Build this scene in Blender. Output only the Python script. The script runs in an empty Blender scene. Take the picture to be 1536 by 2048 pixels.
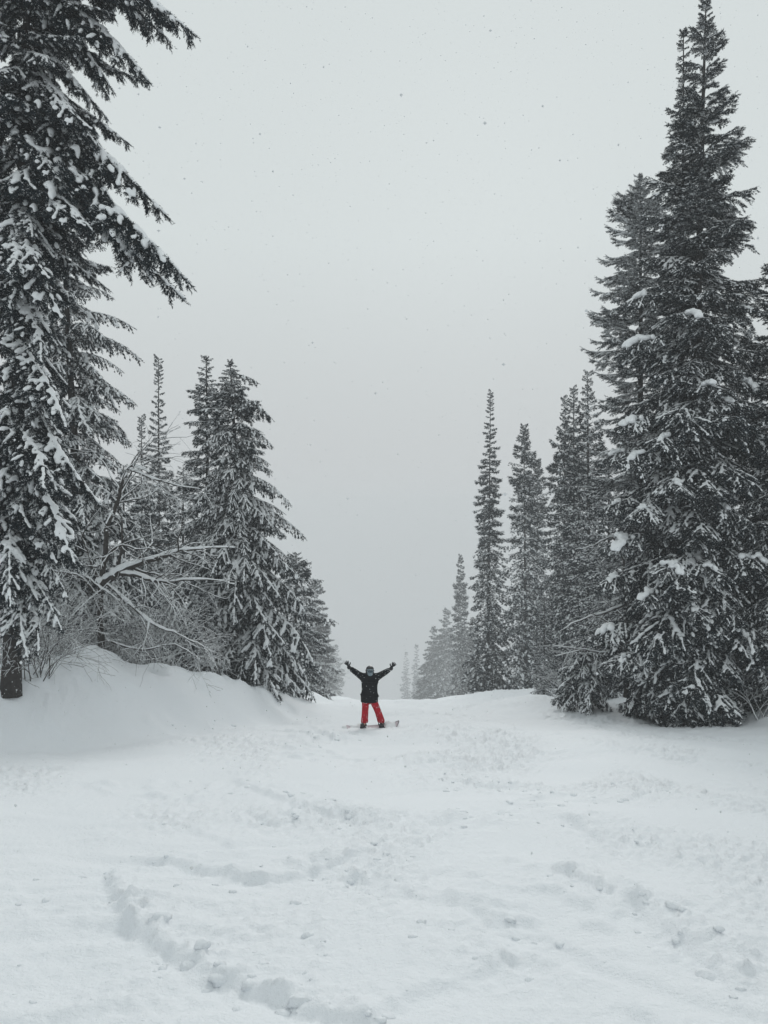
import bpy, math, random
import numpy as np
from mathutils import Matrix, Vector

R = math.radians
SC = bpy.context.scene
COL = SC.collection
F = 1479.0            # focal length of the photograph in its own pixels (1536 x 2048)

# ------------------------------------------------------------------ camera
cam_d = bpy.data.cameras.new('camera')
cam_d.sensor_fit = 'VERTICAL'; cam_d.sensor_height = 36.0; cam_d.lens = 26.0
cam_d.clip_start = 0.05; cam_d.clip_end = 3000
cam = bpy.data.objects.new('camera', cam_d); COL.objects.link(cam)
cam.location = (0, 0, 1.6); cam.rotation_euler = (R(90), 0, 0)
cam_d.dof.use_dof = True; cam_d.dof.focus_distance = 21.0; cam_d.dof.aperture_fstop = 8.0     # a small phone lens: only the nearest flakes blur
SC.camera = cam

# ------------------------------------------------------------------ sky and sun (overcast, snowing)
SUN_EL, SUN_AZ = 25, 8         # behind the scene and a little to the right
world = bpy.data.worlds.new('World'); SC.world = world
world.use_nodes = True
wn, wl = world.node_tree.nodes, world.node_tree.links
bg = wn['Background']
sky = wn.new('ShaderNodeTexSky'); sky.sky_type = 'NISHITA'; sky.sun_disc = False
sky.sun_elevation = R(SUN_EL); sky.sun_rotation = R(SUN_AZ)
hsv = wn.new('ShaderNodeHueSaturation'); hsv.inputs['Saturation'].default_value = 0.12
wl.new(sky.outputs['Color'], hsv.inputs['Color'])
# the cloud deck: an even grey overcast, a little brighter overhead
tc = wn.new('ShaderNodeTexCoord'); sep = wn.new('ShaderNodeSeparateXYZ')
wl.new(tc.outputs['Generated'], sep.inputs[0])
ramp = wn.new('ShaderNodeMapRange'); ramp.inputs['From Min'].default_value = 0.0; ramp.inputs['From Max'].default_value = 0.34
ramp.inputs['To Min'].default_value = 0.0; ramp.inputs['To Max'].default_value = 1.0; ramp.clamp = True
wl.new(sep.outputs['Z'], ramp.inputs['Value'])
deck = wn.new('ShaderNodeMix'); deck.data_type = 'RGBA'
SKY_LO, SKY_HI = 5.4, 6.95
deck.inputs[6].default_value = (SKY_LO * 0.985, SKY_LO * 1.02, SKY_LO * 1.04, 1)
deck.inputs[7].default_value = (SKY_HI * 0.965, SKY_HI * 1.04, SKY_HI * 1.045, 1)
wl.new(ramp.outputs[0], deck.inputs[0])
mixw = wn.new('ShaderNodeMix'); mixw.data_type = 'RGBA'; mixw.inputs[0].default_value = 0.985
wl.new(hsv.outputs['Color'], mixw.inputs[6]); wl.new(deck.outputs[2], mixw.inputs[7])
wl.new(mixw.outputs[2], bg.inputs['Color'])
bg.inputs['Strength'].default_value = 0.1

sun_d = bpy.data.lights.new('sun', 'SUN'); sun_d.energy = 1.2; sun_d.angle = R(18); sun_d.color = (1.0, 0.98, 0.95)
sun = bpy.data.objects.new('sun', sun_d); COL.objects.link(sun)
_d = Vector((math.sin(R(SUN_AZ)) * math.cos(R(SUN_EL)), math.cos(R(SUN_AZ)) * math.cos(R(SUN_EL)), math.sin(R(SUN_EL))))
sun.rotation_euler = (-_d).to_track_quat('-Z', 'Y').to_euler()

SC.view_settings.view_transform = 'Standard'
try: SC.view_settings.look = 'None'
except Exception: pass
SC.view_settings.exposure = 0.0; SC.view_settings.gamma = 1.0; SC.view_settings.use_curve_mapping = False
cy = SC.cycles
cy.max_bounces = 5; cy.diffuse_bounces = 3; cy.glossy_bounces = 2; cy.transmission_bounces = 1
cy.volume_bounces = 2; cy.transparent_max_bounces = 4
cy.use_denoising = True
try:
    cy.denoiser = 'OPENIMAGEDENOISE'; cy.denoising_input_passes = 'RGB_ALBEDO_NORMAL'
except Exception: pass
HAZE_DENSITY = 0.0018

# ------------------------------------------------------------------ small helpers
def P(px, row, y):
    """the point at distance y that the photograph shows at pixel (px,row)"""
    return np.array([(px - 768) / F * y, y, 1.6 - (row - 1024) / F * y])

def tag(o, label=None, cat=None, group=None, kind=None):
    if label: o['label'] = label
    if cat: o['category'] = cat
    if group: o['group'] = group
    if kind: o['kind'] = kind
    return o

def empty(name, loc=(0, 0, 0)):
    o = bpy.data.objects.new(name, None); COL.objects.link(o); o.location = loc
    o.empty_display_size = 0.3
    return o

class Geo:
    """collects triangles as numpy blocks, built into ONE mesh"""
    def __init__(s): s.V = []; s.T = []; s.M = []; s.n = 0
    def add(s, V, T, m=0):
        V = np.asarray(V, float).reshape(-1, 3); T = np.asarray(T, int).reshape(-1, 3)
        s.V.append(V); s.T.append(T + s.n); s.M.append(np.full(len(T), m, np.int32) if np.isscalar(m) else np.asarray(m, np.int32)); s.n += len(V)
    def soup(s, tri, m=0):
        tri = np.asarray(tri, float)
        if len(tri): s.add(tri.reshape(-1, 3), np.arange(len(tri) * 3).reshape(-1, 3), m)
    def arrays(s):
        if not s.V: return np.zeros((0, 3)), np.zeros((0, 3), int), np.zeros(0, np.int32)
        return np.concatenate(s.V), np.concatenate(s.T), np.concatenate(s.M)
    def mesh(s, name, mats, smooth=False):
        V, T, M = s.arrays()
        return mesh_np(name, V, T, mats, M, smooth)

def mesh_np(name, V, T, mats, M=None, smooth=False):
    me = bpy.data.meshes.new(name)
    nv, nt = len(V), len(T)
    me.vertices.add(nv); me.vertices.foreach_set('co', np.asarray(V, np.float32).ravel())
    me.loops.add(nt * 3); me.loops.foreach_set('vertex_index', np.asarray(T, np.int32).ravel())
    me.polygons.add(nt); me.polygons.foreach_set('loop_start', np.arange(0, nt * 3, 3, dtype=np.int32))
    me.polygons.foreach_set('loop_total', np.full(nt, 3, np.int32))
    for m in mats: me.materials.append(m)
    if M is not None: me.polygons.foreach_set('material_index', np.asarray(M, np.int32))
    me.polygons.foreach_set('use_smooth', np.full(nt, smooth, bool))
    me.update(calc_edges=True)
    return me

def link(name, me, parent=None, loc=None):
    o = bpy.data.objects.new(name, me); COL.objects.link(o)
    if parent is not None: o.parent = parent
    if loc is not None: o.location = loc
    return o

def tube(pts, rad, sides=6, cap=True):
    pts = np.asarray(pts, float); n = len(pts); rad = np.broadcast_to(np.asarray(rad, float), (n,))
    d = np.gradient(pts, axis=0); d /= np.linalg.norm(d, axis=1)[:, None] + 1e-9
    ref = np.where(np.abs(d[:, 2:3]) > 0.9, np.array([[1., 0, 0]]), np.array([[0, 0, 1.]]))
    a = np.cross(d, ref); a /= np.linalg.norm(a, axis=1)[:, None] + 1e-9
    b = np.cross(a, d)
    th = np.linspace(0, 2 * math.pi, sides, endpoint=False)
    V = pts[:, None] + rad[:, None, None] * (np.cos(th)[None, :, None] * a[:, None] + np.sin(th)[None, :, None] * b[:, None])
    V = V.reshape(-1, 3); T = []
    for i in range(n - 1):
        for k in range(sides):
            p, q = i * sides + k, i * sides + (k + 1) % sides
            T += [(p, q, q + sides), (p, q + sides, p + sides)]
    if cap:
        V = np.vstack([V, pts[0], pts[-1]]); c0, c1 = n * sides, n * sides + 1
        for k in range(sides):
            T.append((k, c0, (k + 1) % sides)); T.append(((n - 1) * sides + k, (n - 1) * sides + (k + 1) % sides, c1))
    return V, np.array(T)

def ico(level=0):
    t = (1 + 5 ** .5) / 2
    V = [(-1, t, 0), (1, t, 0), (-1, -t, 0), (1, -t, 0), (0, -1, t), (0, 1, t), (0, -1, -t), (0, 1, -t), (t, 0, -1), (t, 0, 1), (-t, 0, -1), (-t, 0, 1)]
    T = [(0, 11, 5), (0, 5, 1), (0, 1, 7), (0, 7, 10), (0, 10, 11), (1, 5, 9), (5, 11, 4), (11, 10, 2), (10, 7, 6), (7, 1, 8), (3, 9, 4), (3, 4, 2), (3, 2, 6), (3, 6, 8), (3, 8, 9), (4, 9, 5), (2, 4, 11), (6, 2, 10), (8, 6, 7), (9, 8, 1)]
    V = [np.array(v) / np.linalg.norm(v) for v in V]
    for _ in range(level):
        mid = {}; NT = []
        def m(a, b):
            k = (min(a, b), max(a, b))
            if k not in mid:
                p = V[a] + V[b]; V.append(p / np.linalg.norm(p)); mid[k] = len(V) - 1
            return mid[k]
        for a, b, c in T:
            ab, bc, ca = m(a, b), m(b, c), m(c, a)
            NT += [(a, ab, ca), (b, bc, ab), (c, ca, bc), (ab, bc, ca)]
        T = NT
    return np.array(V), np.array(T)
ICO = [ico(0), ico(1), ico(2)]

def bake(o):
    dg = bpy.context.evaluated_depsgraph_get()
    dg.update()
    me = bpy.data.meshes.new_from_object(o.evaluated_get(dg))
    old = o.data
    bpy.data.objects.remove(o); bpy.data.meshes.remove(old)
    return me

def merged_lumps(lumps, voxel, mats, name, rng, smooth_it=3, rough=0.25):
    """overlapping snow lumps fused into one soft skin. lump = (centre, x axis, radii)"""
    g = Geo(); V0, T0 = ICO[1]
    for c, ax, r in lumps:
        ax = np.asarray(ax, float); ax = ax / (np.linalg.norm(ax) + 1e-9)
        sd = np.cross([0, 0, 1.], ax); sd /= np.linalg.norm(sd) + 1e-9
        up = np.cross(ax, sd)
        V = V0 * (1 + rough * rng.uniform(-1, 1, (len(V0), 1)))
        g.add(np.asarray(c) + V[:, :1] * r[0] * ax + V[:, 1:2] * r[1] * sd + V[:, 2:] * r[2] * up, T0)
    o = link('temporary', g.mesh('temporary', []))
    m = o.modifiers.new('r', 'REMESH'); m.mode = 'VOXEL'; m.voxel_size = voxel; m.use_smooth_shade = True
    s = o.modifiers.new('s', 'SMOOTH'); s.factor = 0.5; s.iterations = smooth_it
    me = bake(o); me.name = name
    me.materials.clear()
    for k in mats: me.materials.append(k)
    return me

def skin(name, V, E, rad, root=0, sub=2, mat=None):
    me = bpy.data.meshes.new(name); me.from_pydata([tuple(v) for v in V], E, [])
    o = link('temporary', me)
    o.modifiers.new('k', 'SKIN'); sv = me.skin_vertices[0].data
    for i, r in enumerate(rad):
        sv[i].radius = (r, r) if np.isscalar(r) else r
        sv[i].use_root = (i == root)
    s = o.modifiers.new('s', 'SUBSURF'); s.levels = sub; s.render_levels = sub
    out = bake(o); out.name = name; out.materials.clear()
    if mat: out.materials.append(mat)
    out.polygons.foreach_set('use_smooth', np.ones(len(out.polygons), bool))
    return out

# ------------------------------------------------------------------ noise
_pr = np.random.default_rng(5); PERM = np.concatenate([_pr.permutation(512)] * 3); GA = _pr.uniform(0, 2 * math.pi, 512)
GX, GY = np.cos(GA), np.sin(GA)
def perlin(x, y):
    xi, yi = np.floor(x).astype(int), np.floor(y).astype(int); xf, yf = x - xi, y - yi
    def g(ix, iy, dx, dy):
        h = PERM[(PERM[ix & 511] + iy) & 511]
        return GX[h] * dx + GY[h] * dy
    u, v = xf ** 3 * (xf * (xf * 6 - 15) + 10), yf ** 3 * (yf * (yf * 6 - 15) + 10)
    a = g(xi, yi, xf, yf) * (1 - u) + g(xi + 1, yi, xf - 1, yf) * u
    b = g(xi, yi + 1, xf, yf - 1) * (1 - u) + g(xi + 1, yi + 1, xf - 1, yf - 1) * u
    return (a * (1 - v) + b * v) * 1.4
def fbm(x, y, o=3):
    s = 0; a = 1.0
    for i in range(o):
        s = s + a * perlin(x * 2 ** i + 17.3 * i, y * 2 ** i - 9.1 * i); a *= 0.5
    return s
def sstep(t): t = np.clip(t, 0, 1); return t * t * (3 - 2 * t)

# ------------------------------------------------------------------ materials
def mat(name):
    m = bpy.data.materials.new(name); m.use_nodes = True
    return m, m.node_tree.nodes, m.node_tree.links, m.node_tree.nodes['Principled BSDF']
def simple(name, col, rough=0.7, spec=0.3, var=0.0, scale=8.0, bump=0.0):
    m, n, l, b = mat(name)
    b.inputs['Base Color'].default_value = (*col, 1); b.inputs['Roughness'].default_value = rough
    b.inputs['Specular IOR Level'].default_value = spec
    if var or bump:
        t = n.new('ShaderNodeTexCoord'); no = n.new('ShaderNodeTexNoise'); no.inputs['Scale'].default_value = scale; no.inputs['Detail'].default_value = 4
        l.new(t.outputs['Object'], no.inputs['Vector'])
        if var:
            mx = n.new('ShaderNodeMix'); mx.data_type = 'RGBA'
            mx.inputs[6].default_value = (*[c * (1 - var) for c in col], 1); mx.inputs[7].default_value = (*[min(1, c * (1 + var)) for c in col], 1)
            l.new(no.outputs['Fac'], mx.inputs[0]); l.new(mx.outputs[2], b.inputs['Base Color'])
        if bump:
            bp = n.new('ShaderNodeBump'); bp.inputs['Strength'].default_value = bump; bp.inputs['Distance'].default_value = 0.02
            l.new(no.outputs['Fac'], bp.inputs['Height']); l.new(bp.outputs[0], b.inputs['Normal'])
    return m

def snow_ground_mat():
    m, n, l, b = mat('ground_snow')
    b.inputs['Roughness'].default_value = 0.75; b.inputs['Specular IOR Level'].default_value = 0.25
    t = n.new('ShaderNodeTexCoord')
    n1 = n.new('ShaderNodeTexNoise'); n1.inputs['Scale'].default_value = 0.7; n1.inputs['Detail'].default_value = 6
    n2 = n.new('ShaderNodeTexNoise'); n2.inputs['Scale'].default_value = 26; n2.inputs['Detail'].default_value = 5; n2.inputs['Roughness'].default_value = 0.65
    n3 = n.new('ShaderNodeTexNoise'); n3.inputs['Scale'].default_value = 160; n3.inputs['Detail'].default_value = 3
    for k in (n1, n2, n3): l.new(t.outputs['Object'], k.inputs['Vector'])
    mx = n.new('ShaderNodeMix'); mx.data_type = 'RGBA'
    mx.inputs[6].default_value = (0.82, 0.855, 0.89, 1); mx.inputs[7].default_value = (0.86, 0.885, 0.915, 1)
    l.new(n1.outputs['Fac'], mx.inputs[0]); l.new(mx.outputs[2], b.inputs['Base Color'])
    b2 = n.new('ShaderNodeBump'); b2.inputs['Strength'].default_value = 0.8; b2.inputs['Distance'].default_value = 0.025
    b3 = n.new('ShaderNodeBump'); b3.inputs['Strength'].default_value = 0.35; b3.inputs['Distance'].default_value = 0.006
    l.new(n2.outputs['Fac'], b2.inputs['Height']); l.new(n3.outputs['Fac'], b3.inputs['Height'])
    l.new(b2.outputs[0], b3.inputs['Normal']); l.new(b3.outputs[0], b.inputs['Normal'])
    return m

M_GROUND = snow_ground_mat()
M_SNOW = simple('tree_snow', (0.85, 0.87, 0.885), 0.75, 0.2, 0.03, 9, 0.6)
def needle_mat(name, col):
    m, n, l, b = mat(name)
    b.inputs['Roughness'].default_value = 0.65; b.inputs['Specular IOR Level'].default_value = 0.2
    oi = n.new('ShaderNodeObjectInfo'); t = n.new('ShaderNodeTexCoord'); no = n.new('ShaderNodeTexNoise'); no.inputs['Scale'].default_value = 3.5
    l.new(t.outputs['Object'], no.inputs['Vector'])
    ad = n.new('ShaderNodeMath'); ad.operation = 'MULTIPLY_ADD'; ad.inputs[1].default_value = 0.5
    l.new(oi.outputs['Random'], ad.inputs[0]); l.new(no.outputs['Fac'], ad.inputs[2])
    mx = n.new('ShaderNodeMix'); mx.data_type = 'RGBA'
    mx.inputs[6].default_value = (*[c * 0.6 for c in col], 1); mx.inputs[7].default_value = (*[c * 1.35 for c in col], 1)
    l.new(ad.outputs[0], mx.inputs[0]); l.new(mx.outputs[2], b.inputs['Base Color'])
    return m
M_NEEDLE = needle_mat('needles', (0.0105, 0.0185, 0.0235))
M_BARK = simple('bark', (0.055, 0.05, 0.047), 0.9, 0.15, 0.45, 14, 0.8)
def trunk_mat():
    m = simple('trunk_bark', (0.05, 0.046, 0.044), 0.9, 0.15, 0.5, 14, 0.9); n, l = m.node_tree.nodes, m.node_tree.links; b = n['Principled BSDF']
    t = n.new('ShaderNodeTexCoord'); no = n.new('ShaderNodeTexNoise'); no.inputs['Scale'].default_value = 9; no.inputs['Detail'].default_value = 7; no.inputs['Roughness'].default_value = .7
    l.new(t.outputs['Object'], no.inputs['Vector'])
    r = n.new('ShaderNodeMapRange'); r.inputs['From Min'].default_value = .60; r.inputs['From Max'].default_value = .66; l.new(no.outputs['Fac'], r.inputs['Value'])
    mx = n.new('ShaderNodeMix'); mx.data_type = 'RGBA'; src = b.inputs['Base Color'].links[0].from_socket
    l.new(r.outputs[0], mx.inputs[0]); l.new(src, mx.inputs[6]); mx.inputs[7].default_value = (.8, .82, .84, 1); l.new(mx.outputs[2], b.inputs['Base Color'])
    return m
M_TRUNK = trunk_mat()
M_TWIG = simple('twig_bark', (0.06, 0.055, 0.052), 0.9, 0.1, 0.3, 10)
MTREE = [M_NEEDLE, M_TWIG, M_SNOW]

# ------------------------------------------------------------------ the ground
SL = 0.218
def ydist(row): return 1.6 / ((row - 1024) / F - SL)          # distance on the plain slope seen at a row
def gpt(px, row): y = ydist(row); return np.array([(px - 768) / F * y, y])

def ground(x, y):
    x = np.asarray(x, float); y = np.asarray(y, float)
    z = -SL * y
    # beyond the crest the run drops away; far below it runs out into a valley floor
    t = np.clip((y - 41) / 14, 0, None)
    steep = np.where(t < 1, 0.5 * t * t, t - 0.5) * 14
    side = sstep((np.abs(x - 1.0) - 3.2) / 6)
    z = z - steep * 0.042 - np.minimum(steep, 50) * 0.030 * (1 - side)
    # bank on the left
    xf = np.interp(y, [-40, 5, 9, 12, 13.5, 16, 19, 22, 26, 30, 40, 60, 300], [-30, -16, -12.5, -9.9, -8.4, -6.1, -4.6, -3.5, -3.0, -2.8, -2.6, -4.5, -9])
    H = np.interp(y, [-40, 8, 13, 16, 20, 23, 27, 33, 45, 300], [0.3, 0.8, 1.2, 1.55, 1.85, 1.85, 1.1, 0.75, 0.5, 0.4])
    H = H * (1 - .30 * sstep((-x - 8.9) / 1.5) * sstep((y - 17) / 2)) * (1 + .17 * fbm(x / 1.7 + 4, y / 2.3, 2) + .05 * fbm(x / .6, y / .7, 2))
    w = np.interp(y, [0, 16, 22, 30], [3, 2.6, 2.4, 1.4])
    z = z + H * sstep((xf - x) / w)
    z = z + 0.50 * np.exp(-((x + 8.0) / .75) ** 2 - ((y - 20.3) / 1.1) ** 2) - .22 * np.exp(-((x + 7.0) / .5) ** 2 - ((y - 20.3) / 1.2) ** 2)
    z = z - 0.75 * np.exp(-((x + 8.6) / 2.2) ** 2 - ((y - 24.2) / 1.5) ** 2)
    z = z + 0.30 * np.exp(-((x + 2.95) / .8) ** 2 - ((y - 30) / 2.5) ** 2)
    # right side
    z = z + 0.62 * np.exp(-((x - 6.6) / 2.3) ** 2 - ((y - 33) / 3.0) ** 2)
    z = z + 0.35 * np.exp(-((x - 8.1) / 2.0) ** 2 - ((y - 28.5) / 2.0) ** 2)
    z = z + 0.55 * sstep((x - 10.2 - (25 - y) * 0.2) / 2.5) * sstep((y - 17) / 6)
    z = z - 0.30 * np.exp(-((x - 9.9) / 1.4) ** 2 - ((y - 24.6) / 1.6) ** 2)
    # gentle swells
    z = z + 0.16 * fbm(x / 5.5, y / 6.5 + 3, 2) * sstep((y - 3) / 8) + 0.045 * fbm(x / 1.9 + 7, y / 1.5, 2)
    return z
_z0 = float(ground(0, 0))
def gz(x, y): return float(ground(x, y)) - _z0

def seg_dist(x, y, poly):
    """unsigned distance, signed side and run parameter to a polyline"""
    best = np.full(x.shape, 1e9); side = np.zeros(x.shape); run = np.zeros(x.shape); acc = 0.0
    tot = sum(np.linalg.norm(poly[i + 1] - poly[i]) for i in range(len(poly) - 1))
    for i in range(len(poly) - 1):
        a, b = poly[i], poly[i + 1]; ab = b - a; L = np.linalg.norm(ab)
        t = np.clip(((x - a[0]) * ab[0] + (y - a[1]) * ab[1]) / L ** 2, 0, 1)
        dx, dy = x - a[0] - t * ab[0], y - a[1] - t * ab[1]
        d = np.hypot(dx, dy); s = np.sign(ab[0] * dy - ab[1] * dx)
        k = d < best
        best = np.where(k, d, best); side = np.where(k, s, side); run = np.where(k, (acc + t * L) / tot, run); acc += L
    return best * side, run

def densify(pts, n=6):
    pts = np.array(pts, float); out = []
    for i in range(len(pts) - 1):
        p0, p1, p2, p3 = pts[max(i - 1, 0)], pts[i], pts[i + 1], pts[min(i + 2, len(pts) - 1)]
        for k in range(n):
            t = k / n
            out.append(0.5 * ((2 * p1) + (-p0 + p2) * t + (2 * p0 - 5 * p1 + 4 * p2 - p3) * t * t + (-p0 + 3 * p1 - 3 * p2 + p3) * t ** 3))
    out.append(pts[-1]); return np.array(out)

# board tracks and ridges pushed up beside them (pixels of the photograph -> points on the slope)
# (pixels, ridge height, ridge width, trench depth, trench width, side of the trench, clods)
TRACKS = [
    ([(262, 1708), (226, 1722), (214, 1750), (236, 1800), (262, 1848), (330, 1890), (400, 1930), (480, 1960), (560, 1990), (622, 2016), (720, 2040), (860, 2075)], .085, .085, .10, .17, -1, 1.0),
    ([(250, 1702), (330, 1718), (420, 1742), (500, 1760), (590, 1752), (660, 1735), (725, 1712), (790, 1703)], .085, .15, .07, .20, -1, .9),
    ([(455, 1560), (500, 1580), (560, 1600), (640, 1622), (700, 1640), (780, 1665)], .06, .20, .05, .25, -1, .9),
    ([(505, 1625), (530, 1637), (552, 1643)], .05, .07, .07, .1, -1, .3),
    ([(698, 1718), (680, 1790), (668, 1880), (655, 1960), (634, 2050)], .035, .07, .025, .10, 1, .25),
    ([(1080, 1735), (1150, 1760), (1225, 1795), (1290, 1830), (1340, 1868), (1395, 1910), (1440, 1955), (1475, 1990)], .075, .12, .075, .16, -1, 1.0),
    ([(1110, 1640), (1150, 1652), (1185, 1675), (1215, 1695)], .07, .16, .09, .2, -1, .7),
    ([(1235, 2000), (1290, 2030), (1330, 2060)], .05, .08, .06, .10, -1, .4),
    ([(20, 1760), (42, 1772), (60, 1800)], .05, .09, .05, .12, 1, .3),
    ([(420, 1470), (520, 1462), (610, 1468), (640, 1480)], .10, .35, .06, .4, -1, .8),
    ([(600, 1478), (640, 1466), (670, 1480)], .16, .4, .0, .4, -1, .5),
    ([(870, 1555), (960, 1575), (1080, 1565)], .06, .25, .04, .3, -1, .7),
]
rngt = np.random.default_rng(21)
for k in range(16):          # older, half drifted-over tracks wandering down and across the run
    r0 = 1480 + 470 * rngt.random() ** 1.3; px = rngt.uniform(60, 1480); n_ = rngt.integers(3, 6); sx = rngt.choice([-1, 1]) * rngt.uniform(60, 150) * (r0 - 1330) / 300; sy = rngt.uniform(4, 34) * (r0 - 1380) / 200
    TRACKS.append(([(px + sx * j + rngt.normal(0, 12), min(2060, r0 + sy * j + 10 * math.sin(j * 1.7 + k))) for j in range(n_)], rngt.uniform(.02, .045), rngt.uniform(.08, .2), rngt.uniform(.02, .05), rngt.uniform(.12, .3), int(rngt.choice([-1, 1])), rngt.uniform(.1, .45)))
TR = [(densify([gpt(*p) for p in px]), *rest) for px, *rest in TRACKS]

def detail(x, y):
    """the small relief of the ridden snow: pits, clods, ripples and tracks"""
    fade = 1 - sstep((y - 45) / 40)
    near = np.clip(y / 8, 0.45, 1.6)
    bank = sstep((-x - 3.2 - 0.25 * np.abs(y - 18)) / 2) * sstep((y - 12) / 3)
    rough = sstep((fbm(x / 2.6 + 3.7, y / 4.0 + 1.2, 3) + 0.34 + 0.25 * sstep((x + 1) / 3)) / 1.1) * (1 - 0.55 * bank)
    p1 = perlin(x * 6.1, y * 5.3); p2 = perlin(x * 11.0 + 5, y * 10.2 + 2); p3 = perlin(x * 23, y * 21)
    pits = np.abs(p1) ** 1.2 * 0.030 + np.maximum(0, p2 + 0.05) ** 1.2 * 0.060 + np.maximum(0, p3) * 0.050 - np.maximum(0, -p2 - .25) * .06
    z = rough * pits * near * fade
    # smooth wind ripples on the left foreground, comb lines on the right
    left = sstep((-x - 0.2) / 1.2) * (1 - sstep((y - 6) / 4))
    z = z + left * 0.034 * perlin(x * 1.6 + y * 0.5, y * 4.2 - x * 0.8)
    comb = np.exp(-((x - 2.7 - (y - 5) * 0.25) / 0.8) ** 2 - ((y - 5.3) / 0.9) ** 2)
    z = z + comb * 0.006 * np.sin((y * 1.0 + x * 0.42 + 0.05 * fbm(x * 2, y * 2, 2)) * 62)
    lumps = sstep((perlin(x / 3.1 + 11, y / 2.2) - 0.12) / 0.5)
    z = z + lumps * 0.09 * np.maximum(0, fbm(x * 2.2, y * 2.6, 2)) * fade
    zone = np.exp(-((x + 7.3) / 2.0) ** 2 - ((y - 12.2) / 1.3) ** 2)          # churned snow at the left edge
    z = z + zone * 0.10 * np.maximum(0, fbm(x * 4.2, y * 3.6, 3))
    n1 = perlin(x * 4.3 + 9, y * 4.3); n2 = perlin(x * 9.5, y * 9.5 + 4)
    for poly, h, w, dep, w2, sd, cl in TR:
        dep *= .68; h *= .85; w2 *= .60
        m = (x > poly[:, 0].min() - 1.2) & (x < poly[:, 0].max() + 1.2) & (y > poly[:, 1].min() - 1.2) & (y < poly[:, 1].max() + 1.2)
        if not m.any(): continue
        xs, ys = x[m], y[m]
        d, run = seg_dist(xs, ys, poly)
        wob = .030 * n1[m] + .016 * n2[m] + .008 * p3[m]
        d = d * sd + wob
        e = sstep(run / 0.12) * sstep((1 - run) / 0.12)
        k = 1 / (1 + np.exp(-np.clip(d / .024, -30, 30)))                    # steep face between ridge and trench
        up = h * (.8 + .6 * n1[m]) * np.exp(-np.maximum(-d, 0) / (w * 1.7)); dn = -dep * np.exp(-np.maximum(d, 0) / w2)
        clod = cl * np.exp(-((d + w * .8) / (w * 2.0)) ** 2) * (np.maximum(0, n2[m]) * 0.030 + np.maximum(0, p2[m]) * 0.028 + np.maximum(0, p3[m]) * .012)
        z[m] += e * (up * (1 - k) + dn * k + clod)
    return z

def build_ground():
    rows = np.concatenate([np.linspace(-45, 0.8, 24)[:-1], np.geomspace(0.8, 2.6, 26)[:-1], np.geomspace(2.6, 46, 380)[:-1], np.geomspace(46, 520, 90)[:-1], np.geomspace(520, 1400, 14)])
    inner = np.linspace(-0.56, 0.56, 440)
    outer = 0.56 + (np.linspace(0, 1, 44)[1:] ** 1.8) * 4.6
    u = np.concatenate([-outer[::-1], inner, outer])
    Y, U = np.meshgrid(rows, u, indexing='ij')
    X = U * (3.0 + np.maximum(Y, 0))
    Z = ground(X, Y) - _z0
    near = (Y > -3) & (Y < 90)
    dz = np.zeros_like(Z); dz[near] = detail(X[near], Y[near]); Z = Z + dz
    nr, nc = X.shape
    V = np.stack([X, Y, Z], -1).reshape(-1, 3)
    i = (np.arange(nr - 1)[:, None] * nc + np.arange(nc - 1)[None, :]).ravel()
    T = np.concatenate([np.stack([i, i + 1, i + nc + 1], 1), np.stack([i, i + nc + 1, i + nc], 1)])
    o = link('snow_ground', mesh_np('snow_ground', V, T, [M_GROUND], None, True))
    tag(o, 'white ski slope of ridden snow with soft tracks and clods', kind='structure')
    return o
build_ground()

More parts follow.
